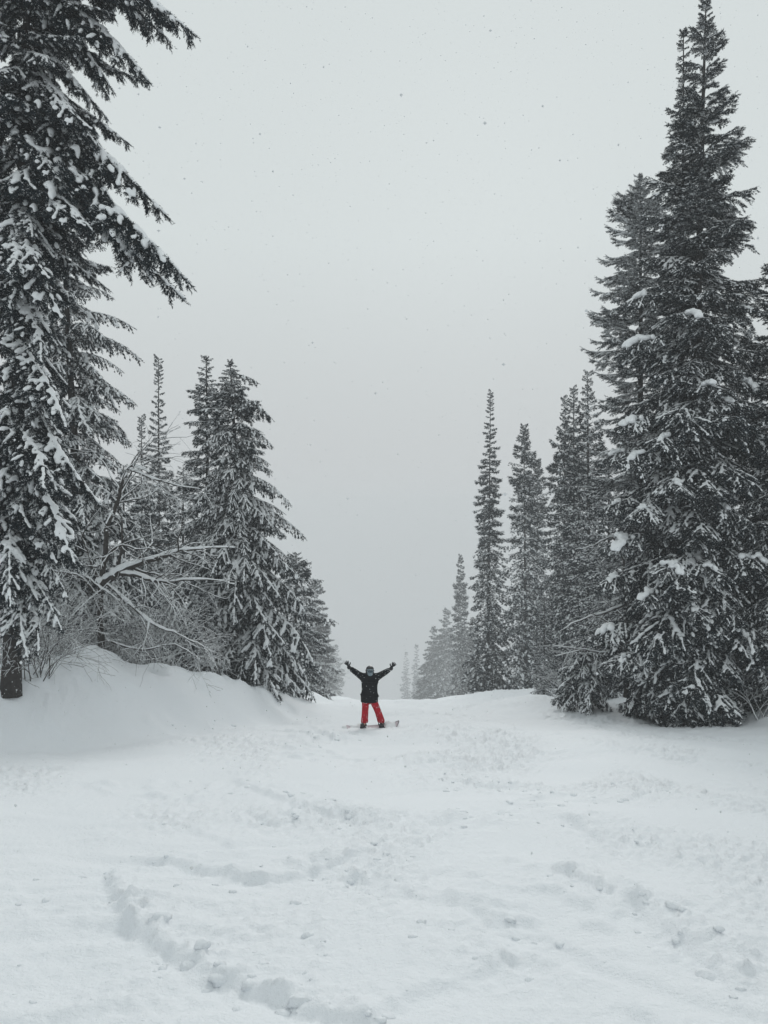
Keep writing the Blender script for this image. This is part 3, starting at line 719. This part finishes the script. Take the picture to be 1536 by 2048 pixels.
yb = 21.0
b0 = P(205, 1345, yb); b0[2] = gz(b0[0], yb) - .2
bare_tree('bare_tree', 'bare broken tree with thick snow plastered limbs above the left bank', 'tree', b0, [
    ([b0, P(200, 1250, yb), P(203, 1165, yb), P(212, 1090, yb), P(216, 1050, yb), P(236, 1000, yb), P(250, 950, yb), P(268, 932, yb), P(300, 945, yb - .3)], .10, .02, 'trunk'),
    ([P(200, 1170, yb), P(225, 1155, yb - .1), P(255, 1135, yb - .3), P(330, 1112, yb - .6), P(385, 1098, yb - .8), P(470, 1095, yb - 1.0)], .13, .012, 'limb'),
    ([P(240, 1146, yb - .2), P(278, 1152, yb - .5), P(320, 1165, yb - .8), P(400, 1158, yb - 1.0), P(470, 1168, yb - 1.2)], .07, .01, 'limb'),
    ([P(205, 1160, yb), P(255, 1205, yb - .5), P(310, 1250, yb - 1.), P(370, 1275, yb - 1.2), P(420, 1300, yb - 1.2)], .045, .01, 'limb'),
    ([P(150, 1130, yb), P(190, 1168, yb - .2), P(225, 1190, yb - .4), P(262, 1230, yb - .6)], .035, .01, 'limb'),
    ([P(262, 940, yb), P(320, 962, yb - .4), P(400, 978, yb - .8)], .04, .008, 'limb'),
    ([P(216, 1112, yb), P(190, 1118, yb - .3), P(160, 1115, yb - .5)], .03, .008, 'limb'),
    ([P(215, 1280, yb), P(280, 1300, yb - .8), P(350, 1290, yb - 1.1), P(400, 1320, yb - 1.2)], .03, .008, 'limb')], 81, 2, 12, 1.0)
bare_tree('dead_tree', 'dead snag with bare snowy limbs left of the towering right conifer', 'tree', P(1252, 1395, 26.5), [
    ([P(1252, 1395, 26.5), P(1256, 1300, 26.5), P(1250, 1200, 26.5), P(1246, 1110, 26.5)], .11, .03, 'trunk'),
    ([P(1254, 1265, 26.5), P(1215, 1285, 26.2), P(1170, 1300, 25.9), P(1110, 1312, 25.6)], .06, .01, 'limb'),
    ([P(1250, 1210, 26.5), P(1210, 1225, 26.2), P(1160, 1240, 26.), P(1120, 1262, 25.8)], .05, .01, 'limb'),
    ([P(1252, 1300, 26.5), P(1210, 1305, 26.), P(1160, 1298, 25.6), P(1105, 1290, 25.3)], .04, .01, 'limb'),
    ([P(1247, 1120, 26.5), P(1225, 1075, 26.3), P(1190, 1090, 26.2), P(1150, 1100, 26)], .04, .01, 'limb')], 82, 2, 6, .9)

def shrub(label, px, y, w, h, n, seed, dens=1.0, lean=0.0, snow=.8):
    """many thin bare stems from one foot"""
    rng = np.random.default_rng(seed); x = (px - 768) / F * y; z = gz(x, y) - .1
    root = empty('bare_shrub', (x, y, z)); tag(root, label, 'shrub', 'bare brush on the banks'); g, gs = Geo(), Geo()
    for k in range(n):
        a = rng.uniform(0, 6.28); v = np.array([math.cos(a) * rng.uniform(.2, 1) * w / h + lean, math.sin(a) * .5, 1.]); v /= np.linalg.norm(v)
        p = np.array([rng.normal(0, w * .12), rng.normal(0, .15), 0]); q = [p]; ln = h * rng.uniform(.6, 1.15)
        for j in range(9):
            v = v + rng.normal(0, .12, 3) + np.array([v[0] * .05, v[1] * .05, -.055]); v /= np.linalg.norm(v); q.append(q[-1] + v * ln / 9)
        grow(rng, np.array(q), np.linspace(.014, .003, 10), g, gs, 2, .75, int(6 * dens), snow, .05, .14, .003)
    link('stem', g.mesh('stem', [M_BARK], True), root); tag(link('snow_load', gs.mesh('snow_load', [M_SNOW], True), root), kind='stuff')
shrub('tangle of bare stems between the broken tree and the feathery pair', 335, 24.5, 1.9, 3.2, 18, 91)
shrub('tall bare shrub behind the broken tree under the two spires', 290, 26.5, 1.8, 5.0, 14, 92)
shrub('bare brush under the hanging boughs behind the left bank', 130, 22.5, 2.4, 4.0, 30, 93, 1.0, 0, 1.15)
shrub('bare brush half hidden by the trunk at the left edge', 45, 19.0, 1.8, 3.6, 26, 94, 1.0, .1, 1.1)
shrub('bare brush on the bank just left of the feathery pair', 425, 25.5, 1.3, 2.6, 12, 95)
shrub('dark low brush in the hollow behind the left snow mound', 235, 23.0, 1.0, 1.2, 16, 96, 1.2, 0, .35)
shrub('bare brush hiding the foot of the broken tree', 222, 21.6, 1.1, 1.7, 26, 103, 1.2, 0, .6)
shrub('bare brush in front of the trunk at the left edge', 78, 16.8, 1.2, 2.0, 20, 97, 1.1, .2, .7)
shrub('bare hazy brush beyond the bushy hazy conifer', 640, 47, 1.6, 4.0, 9, 98)
shrub('bare brush at the left end of the hazy right trees', 905, 66, 2.0, 5.2, 9, 99)
shrub('bare brush between twin spires and young bowed conifer', 1130, 30, 1.3, 2.4, 10, 100)
shrub('bare brush beside the right edge under the cut off conifer', 1525, 23, 1.0, 2.0, 8, 101)

# ------------------------------------------------------------------ the snowboarder
M_JACKET = simple('jacket_cloth', (0.007, 0.008, 0.011), .9, .06, .4, 25, .4)
M_TROUS = simple('trouser_cloth', (0.40, 0.008, 0.020), .8, .2, .55, 9, .5)
M_GLOVE = simple('glove_leather', (0.016, 0.017, 0.02), .7, .25, .3, 30)
M_HELM = simple('helmet_shell', (0.02, 0.022, 0.026), .35, .5)
M_LENS = simple('goggle_lens', (0.03, 0.06, 0.08), .08, .8)
M_STRAP = simple('goggle_frame', (0.28, 0.36, 0.40), .6, .3)
M_MASK = simple('mask_cloth', (0.23, 0.29, 0.33), .9, .1, .55, 38)
M_SKINC = simple('skin', (0.50, 0.33, 0.26), .6, .3)
M_BOOT = simple('boot', (0.03, 0.03, 0.033), .6, .3)
M_BOARD = simple('board_top', (0.68, 0.60, 0.63), .5, .4, .12, 5)
M_EDGE = simple('board_edge', (0.06, 0.06, 0.065), .4, .5)
M_BIND = simple('binding_plastic', (0.025, 0.025, 0.028), .5, .4)

py = 21.6; px0 = (737 - 768) / F * py; pz = gz(px0, py) + .05
person = empty('person', (px0, py, pz)); person.rotation_euler = (0, R(1.5), R(7))
tag(person, 'person with both arms raised in black jacket, red trousers, helmet and goggles on a snowboard', 'person')
hl, kl, al = (-.10, .02, .88), (-.105, -.05, .50), (-.115, 0, .12)
hr, kr, ar = (.11, .02, .88), (.235, -.05, .50), (.385, 0, .10)
sl, el, wl_ = (-.20, .02, 1.44), (-.425, .0, 1.535), (-.60, -.05, 1.715)
sr, er, wr = (.20, .02, 1.44), (.435, .0, 1.515), (.60, -.05, 1.68)
bodyV = [(0, .02, .92), (0, .02, 1.15), (0, .02, 1.40), (0, .015, 1.50), (0, 0, 1.60), (0, 0, 1.68), sl, el, wl_, sr, er, wr, hl, kl, al, hr, kr, ar, (-.14, -.12, .07), (.40, -.12, .05)]
bodyE = [(0, 1), (1, 2), (2, 3), (3, 4), (4, 5), (2, 6), (6, 7), (7, 8), (2, 9), (9, 10), (10, 11), (0, 12), (12, 13), (13, 14), (0, 15), (15, 16), (16, 17), (14, 18), (17, 19)]
bodyR = [.12, .13, .13, .055, .085, .075, .06, .045, .032, .06, .045, .032, .075, .055, .04, .075, .055, .04, .035, .035]
link('body', skin('body', bodyV, bodyE, bodyR, 0, 2, M_SKINC), person)
# jacket: torso to the hem below the hip, sleeves to the wrist, collar
jV = [(0.01, .02, .55), (0.01, .02, .72), (0.008, .02, .90), (0.004, .02, 1.10), (0, .02, 1.30), (0, .02, 1.42), (0, .01, 1.50),
      (-.205, .02, 1.425), (-.30, .01, 1.488), (-.40, .0, 1.56), (-.51, -.03, 1.645), (-.595, -.045, 1.705),
      (.205, .02, 1.425), (.30, .01, 1.478), (.40, .0, 1.54), (.51, -.03, 1.615), (.595, -.045, 1.67)]
jE = [(0, 1), (1, 2), (2, 3), (3, 4), (4, 5), (5, 6), (5, 7), (7, 8), (8, 9), (9, 10), (10, 11), (5, 12), (12, 13), (13, 14), (14, 15), (15, 16)]
jR = [(.18, .28), (.18, .28), (.18, .265), (.165, .245), (.16, .235), (.12, .15), (.085, .085), .125, .105, .095, .082, .07, .125, .105, .095, .082, .07]
jk = link('jacket', skin('jacket', jV, jE, jR, 3, 2, M_JACKET), person)
g = Geo(); g.add(*tube([(0, .0, 1.435), (0, -.01, 1.50), (0, -.015, 1.535)], [.11, .10, .095], 12, False)); link('collar', g.mesh('collar', [M_JACKET], True), person)
for nm, xs in (('pocket_flap', (-.10, .12)),):
    for xx in xs:
        g = Geo(); V, T = ICO[1]; g.add(V * [.07, .02, .018] + [xx, -.135, .95], T); link(nm, g.mesh(nm, [M_JACKET], True), jk)
for sgn, (h, k, a) in ((-1, (hl, kl, al)), (1, (hr, kr, ar))):
    pass
tV = [(0.005, .02, .84), (-.105, .02, .74), (-.112, -.03, .50), (-.115, -.01, .30), (-.122, 0, .06), (.125, .02, .74), (.235, -.035, .50), (.315, -.01, .30), (.395, 0, .06)]
tE = [(0, 1), (1, 2), (2, 3), (3, 4), (0, 5), (5, 6), (6, 7), (7, 8)]
tR = [(.12, .17), .125, .105, .105, .125, .125, .105, .108, .125]
link('trousers', skin('trousers', tV, tE, tR, 0, 2, M_TROUS), person)
for _o, _z in ((jk, .705), (bpy.data.objects['trousers'], .115)):        # level hem and cuffs
    for v in _o.data.vertices:
        if v.co.z < _z: v.co.z = _z


def glove(wrist, direc, side, seed):
    """palm, four unequal fingers and a thumb, spread open"""
    w = np.array(wrist); u = np.array(direc, float); u /= np.linalg.norm(u)
    f = np.array([0, -1., 0]); f -= f.dot(u) * u; f /= np.linalg.norm(f); s = np.cross(u, f) * side
    V = [w, w + u * .05, w + u * .10]; E = [(0, 1), (1, 2)]; rad = [.042, (.05, .036), (.052, .032)]
    for k, (off, ln, spread) in enumerate([(-.036, .088, -.34), (-.012, .105, -.10), (.013, .100, .10), (.037, .080, .32)]):
        b = w + u * .10 + s * off; d = u + s * spread; d /= np.linalg.norm(d); n0 = len(V)
        V += [b, b + d * ln * .5 + f * .004, b + d * ln + f * .02]; E += [(2, n0), (n0, n0 + 1), (n0 + 1, n0 + 2)]; rad += [.019, .0175, .014]
    n0 = len(V); b = w + u * .045 - s * .04; d = u * .55 - s * .85; d /= np.linalg.norm(d)
    V += [b, b + d * .05, b + d * .05 + (u * .8 - s * .5) * .04]; E += [(1, n0), (n0, n0 + 1), (n0 + 1, n0 + 2)]; rad += [.022, .02, .016]
    o = link('glove', skin('glove', V, E, rad, 1, 2, M_GLOVE), person)
    g = Geo(); g.add(*tube([w - u * .05, w - u * .01, w + u * .025], [.052, .058, .05], 12)); link('cuff', g.mesh('cuff', [M_GLOVE], True), o)
glove((-.625, -.05, 1.735), (-.45, -.05, .85), -1, 1)
glove((.62, -.05, 1.70), (.5, -.05, .85), 1, 2)

def ell(name, c, r, m, parent, cut=None, level=2, rotx=0.0):
    V, T = ICO[level]; V = V * r
    if cut is not None: V[:, 2] = np.maximum(V[:, 2], cut)
    if rotx: V = V @ np.array(Matrix.Rotation(rotx, 3, 'X')).T
    g = Geo(); g.add(V + np.asarray(c), T); return link(name, g.mesh(name, [m], True), parent)
helm = ell('helmet', (0, .012, 1.635), (.122, .145, .128), M_HELM, person, -.055)
for sgn in (-1, 1): ell('ear_pad', (sgn * .098, .012, 1.56), (.026, .055, .062), M_HELM, helm)
g = Geo(); g.add(*tube([(-.10, -.095, 1.665), (-.05, -.138, 1.672), (0, -.148, 1.674), (.05, -.138, 1.672), (.10, -.095, 1.665)], .011, 8)); link('visor', g.mesh('visor', [M_STRAP], True), helm)
gog = ell('goggles', (0, -.085, 1.612), (.098, .062, .05), M_STRAP, person)
ell('lens', (0, -.104, 1.614), (.084, .052, .038), M_LENS, gog)
g = Geo(); th = np.linspace(0, 2 * math.pi, 25)
g.add(*tube(np.stack([np.cos(th) * .121, np.sin(th) * .143 + .012, np.full(25, 1.62)], 1), .014, 6, False)); link('strap', g.mesh('strap', [M_HELM], True), gog)
mask = ell('face_mask', (0, -.058, 1.535), (.078, .076, .066), M_MASK, person)
ell('nose_ridge', (0, -.13, 1.555), (.02, .02, .03), M_MASK, mask)
rs = np.random.default_rng(8); g = Geo(); V0, T0 = ICO[0]
for o_ in (jk, bpy.data.objects['trousers']):                # flakes that have settled on the clothes
    vs = [v for v in o_.data.vertices if v.normal.y < -.2]
    for k in range(70):
        v = vs[rs.integers(len(vs))]; g.add(V0 * rs.uniform(.004, .010) * rs.uniform(.7, 1.3, (12, 1)) + np.array(v.co) + np.array(v.normal) * .004, T0)
tag(link('snow_speck', g.mesh('snow_speck', [M_SNOW]), person), kind='stuff')
def boot(c, yaw):
    V = [(0, .05, .20), (0, .045, .06), (0, -.03, .045), (0, -.12, .04), (0, -.175, .035)]; E = [(0, 1), (1, 2), (2, 3), (3, 4)]
    o = link('boot', skin('boot', V, E, [.07, .065, .062, .055, .042], 1, 2, M_BOOT), person); o.location = c; o.rotation_euler = (0, 0, yaw)
    g = Geo(); g.add(*tube([(0, .08, -.01), (0, -.05, -.012), (0, -.2, -.01)], [.04, .05, .04], 8)); link('sole', g.mesh('sole', [M_BIND], True), o)
boot((-.13, -.01, .02), -.55); boot((.385, -.03, .0), -.15)

# the board under the boots
board = empty('snowboard', (px0 + .13, py - .02, pz - .02)); tag(board, 'pale pink snowboard half buried under the person, dark upturned tip showing', 'snowboard')
L_, W_ = .77, .145; n = 41; V = []; T = []
for k in range(n):
    t = -1 + 2 * k / (n - 1)
    w = W_ * (1 - max(0, (abs(t) - .80) / .2) ** 2 * 1.0) ** .5 * (1 - .12 * (1 - t * t)) if abs(t) < 1 else .004
    z = .16 * max(0, (abs(t) - .78) / .22) ** 1.7
    for a in (-1, -.5, 0, .5, 1):
        for zz in (0, .012): V.append((t * L_, a * max(w, .01), z + zz))
for k in range(n - 1):
    for j in range(4):
        for q in (0, 1):
            p = k * 10 + j * 2 + q; r = [p, p + 10, p + 12, p + 2]; T += [(r[0], r[1], r[2]), (r[0], r[2], r[3])]
    for j in (0, 8):
        p = k * 10 + j; T += [(p, p + 10, p + 11), (p, p + 11, p + 1)]
deckm = np.array([0] * len(T)); g = Geo(); g.add(V, T)
dk = link('deck', g.mesh('deck', [M_BOARD], True), board)
g = Geo(); ed = [(.62 + .15 * k / 6, -W_ * (1 - (k / 6) ** 2 * .95) - .004, .002 + .16 * (max(0, (.62 + .15 * k / 6) / L_ - .78) / .22) ** 1.7) for k in range(7)]
g.add(*tube(np.array(ed), .012, 6)); 
ed2 = np.array(ed) * [1, -1, 1]; g.add(*tube(ed2, .012, 6)); link('tip_edge', g.mesh('tip_edge', [M_EDGE], True), board)
for bx_ in (-.27, .255):
    b = empty('binding', (bx_, 0, .012)); b.parent = board
    g = Geo(); g.add(*tube([(0, .12, .012), (0, -.13, .012)], [.075, .07], 10)); V, T, M = g.arrays(); V[:, 2] = np.clip(V[:, 2], 0, .022); link('base_plate', mesh_np('base_plate', V, T, [M_BIND]), b)
    th = np.linspace(0, math.pi, 9)
    g = Geo(); g.add(*tube(np.stack([np.cos(th) * .08, np.full(9, -.07), np.sin(th) * .11], 1), .012, 6)); link('toe_strap', g.mesh('toe_strap', [M_BIND], True), b)
    g = Geo(); g.add(*tube(np.stack([np.cos(th) * .085, .09 + np.sin(th) * .02, .02 + np.sin(th) * .15], 1), .014, 6)); link('highback', g.mesh('highback', [M_BIND], True), b)
rngb = np.random.default_rng(4)
link('snow_cover', merged_lumps([(np.array([x, rngb.normal(0, .07), .0]), (1, 0, 0), (.11, .12, rngb.uniform(.035, .055))) for x in np.concatenate([np.linspace(-.84, -.24, 34), np.linspace(.42, .70, 16)])], .02, [M_SNOW], 'snow_cover', rngb), board)
board.rotation_euler = (R(20), R(-4.5), R(2)); board.location.z -= .03

# ------------------------------------------------------------------ loose snow clods
rngc = np.random.default_rng(9); g = Geo(); V0, T0 = ICO[1]
def clod(x, y, r):
    z = gz(x, y) + float(detail(np.array([x]), np.array([y]))[0])
    V = V0 * (1 + .28 * rngc.uniform(-1, 1, (len(V0), 1))) * [r * rngc.uniform(.8, 1.4), r * rngc.uniform(.8, 1.2), r * .55]
    g.add(V + [x, y, z - r * .12], T0)
for (px, row, r) in [(320, 1848, .055), (350, 1860, .04), (405, 1905, .05), (615, 1868, .04), (325, 1922, .028), (600, 2000, .055), (845, 1855, .035), (825, 1880, .03), (1420, 1945, .075), (1345, 1830, .045), (1290, 1815, .04),
                     (500, 1962, .04), (440, 1945, .05), (380, 1922, .06), (465, 1460, .09), (300, 1720, .05), (1060, 1950, .025), (590, 1805, .03)]:
    p = gpt(px, row); clod(p[0], p[1], r)
for poly, h, w, dep, w2, sd, cl in TR:
    L = np.sum(np.linalg.norm(np.diff(poly, axis=0), axis=1))
    for k in range(int(L * 7 * cl)):
        i = rngc.integers(len(poly)); p = poly[i] + rngc.normal(0, w * 1.3, 2); s = poly[min(i + 1, len(poly) - 1)] - poly[max(i - 1, 0)]
        clod(p[0], p[1], rngc.uniform(.008, .032) * (1 if p[1] < 8 else 1.6))
for k in range(70):
    row = 1500 + 540 * rngc.random() ** 1.0; px = rngc.uniform(0, 1536); p = gpt(px, row); clod(p[0], p[1], rngc.uniform(.004, .012) * max(1, p[1] / 7))
tag(link('snow_clods', g.mesh('snow_clods', [M_GROUND], True)), 'loose clods of snow thrown up beside the board tracks', kind='stuff')

# ------------------------------------------------------------------ falling snow
rngf = np.random.default_rng(3); NF = 15000
yy = 1.6 + 28 * rngf.random(NF) ** .55; xx = rngf.uniform(-.62, .62, NF) * (yy + 1.0); zz = 1.6 + rngf.uniform(-.5, .78, NF) * yy
ok = zz > ground(xx, yy) - _z0 + .02; xx, yy, zz = xx[ok], yy[ok], zz[ok]; n = len(xx)
r = rngf.uniform(.0018, .0048, n) * np.clip(yy / 4, .55, 2.0)
O = np.array([(1, 0, 0), (-1, 0, 0), (0, 1, 0), (0, -1, 0), (0, 0, 1), (0, 0, -1)], float)
OT = np.array([(0, 2, 4), (2, 1, 4), (1, 3, 4), (3, 0, 4), (2, 0, 5), (1, 2, 5), (3, 1, 5), (0, 3, 5)])
nb_ = rngf.random(n) < .10; r = np.where(nb_ & (yy < 9), r * rngf.uniform(1.6, 2.8, n), r)
V = np.stack([xx, yy, zz], 1)[:, None] + O[None] * (r[:, None, None] * rngf.uniform(.6, 1.3, (n, 6, 1)))
T = (OT[None] + np.arange(n)[:, None, None] * 6).reshape(-1, 3)
M_FLAKE = simple('snow_flake', (0.68, 0.70, 0.71), .8, .1)
tag(link('falling_snow', mesh_np('falling_snow', V.reshape(-1, 3), T, [M_FLAKE])), 'snow flakes drifting through the air over the whole run', kind='stuff')

# ------------------------------------------------------------------ the misty air
m = bpy.data.materials.new('misty_air'); m.use_nodes = True; nt = m.node_tree
nt.nodes.remove(nt.nodes['Principled BSDF'])
pv = nt.nodes.new('ShaderNodeVolumePrincipled'); pv.inputs['Color'].default_value = (0.83, 0.838, 0.845, 1)
pv.inputs['Density'].default_value = HAZE_DENSITY; pv.inputs['Anisotropy'].default_value = 0.0
nt.links.new(pv.outputs[0], nt.nodes['Material Output'].inputs['Volume'])
co = np.concatenate([np.array([v.co[:] for v in []]).reshape(-1, 3), np.zeros((0, 3))])
gv = np.empty(len(bpy.data.meshes['snow_ground'].vertices) * 3, np.float32); bpy.data.meshes['snow_ground'].vertices.foreach_get('co', gv); gv = gv.reshape(-1, 3)
lo, hi = gv.min(0), gv.max(0)
bx0, bx1, by0, by1, bz0, bz1 = lo[0] - 2, hi[0] + 2, lo[1] - 2, hi[1] + 2, lo[2] - 1, max(hi[2], 21.5) + 1
V = [(x, y, z) for x in (bx0, bx1) for y in (by0, by1) for z in (bz0, bz1)]
T = [(0, 1, 3), (0, 3, 2), (4, 6, 7), (4, 7, 5), (0, 4, 5), (0, 5, 1), (2, 3, 7), (2, 7, 6), (0, 2, 6), (0, 6, 4), (1, 5, 7), (1, 7, 3)]
tag(link('haze', mesh_np('haze', V, T, [m])), 'misty air full of falling snow', kind='stuff')

print('TRIS unique', sum(len(m.polygons) for m in bpy.data.meshes), 'objects', len(bpy.data.objects))
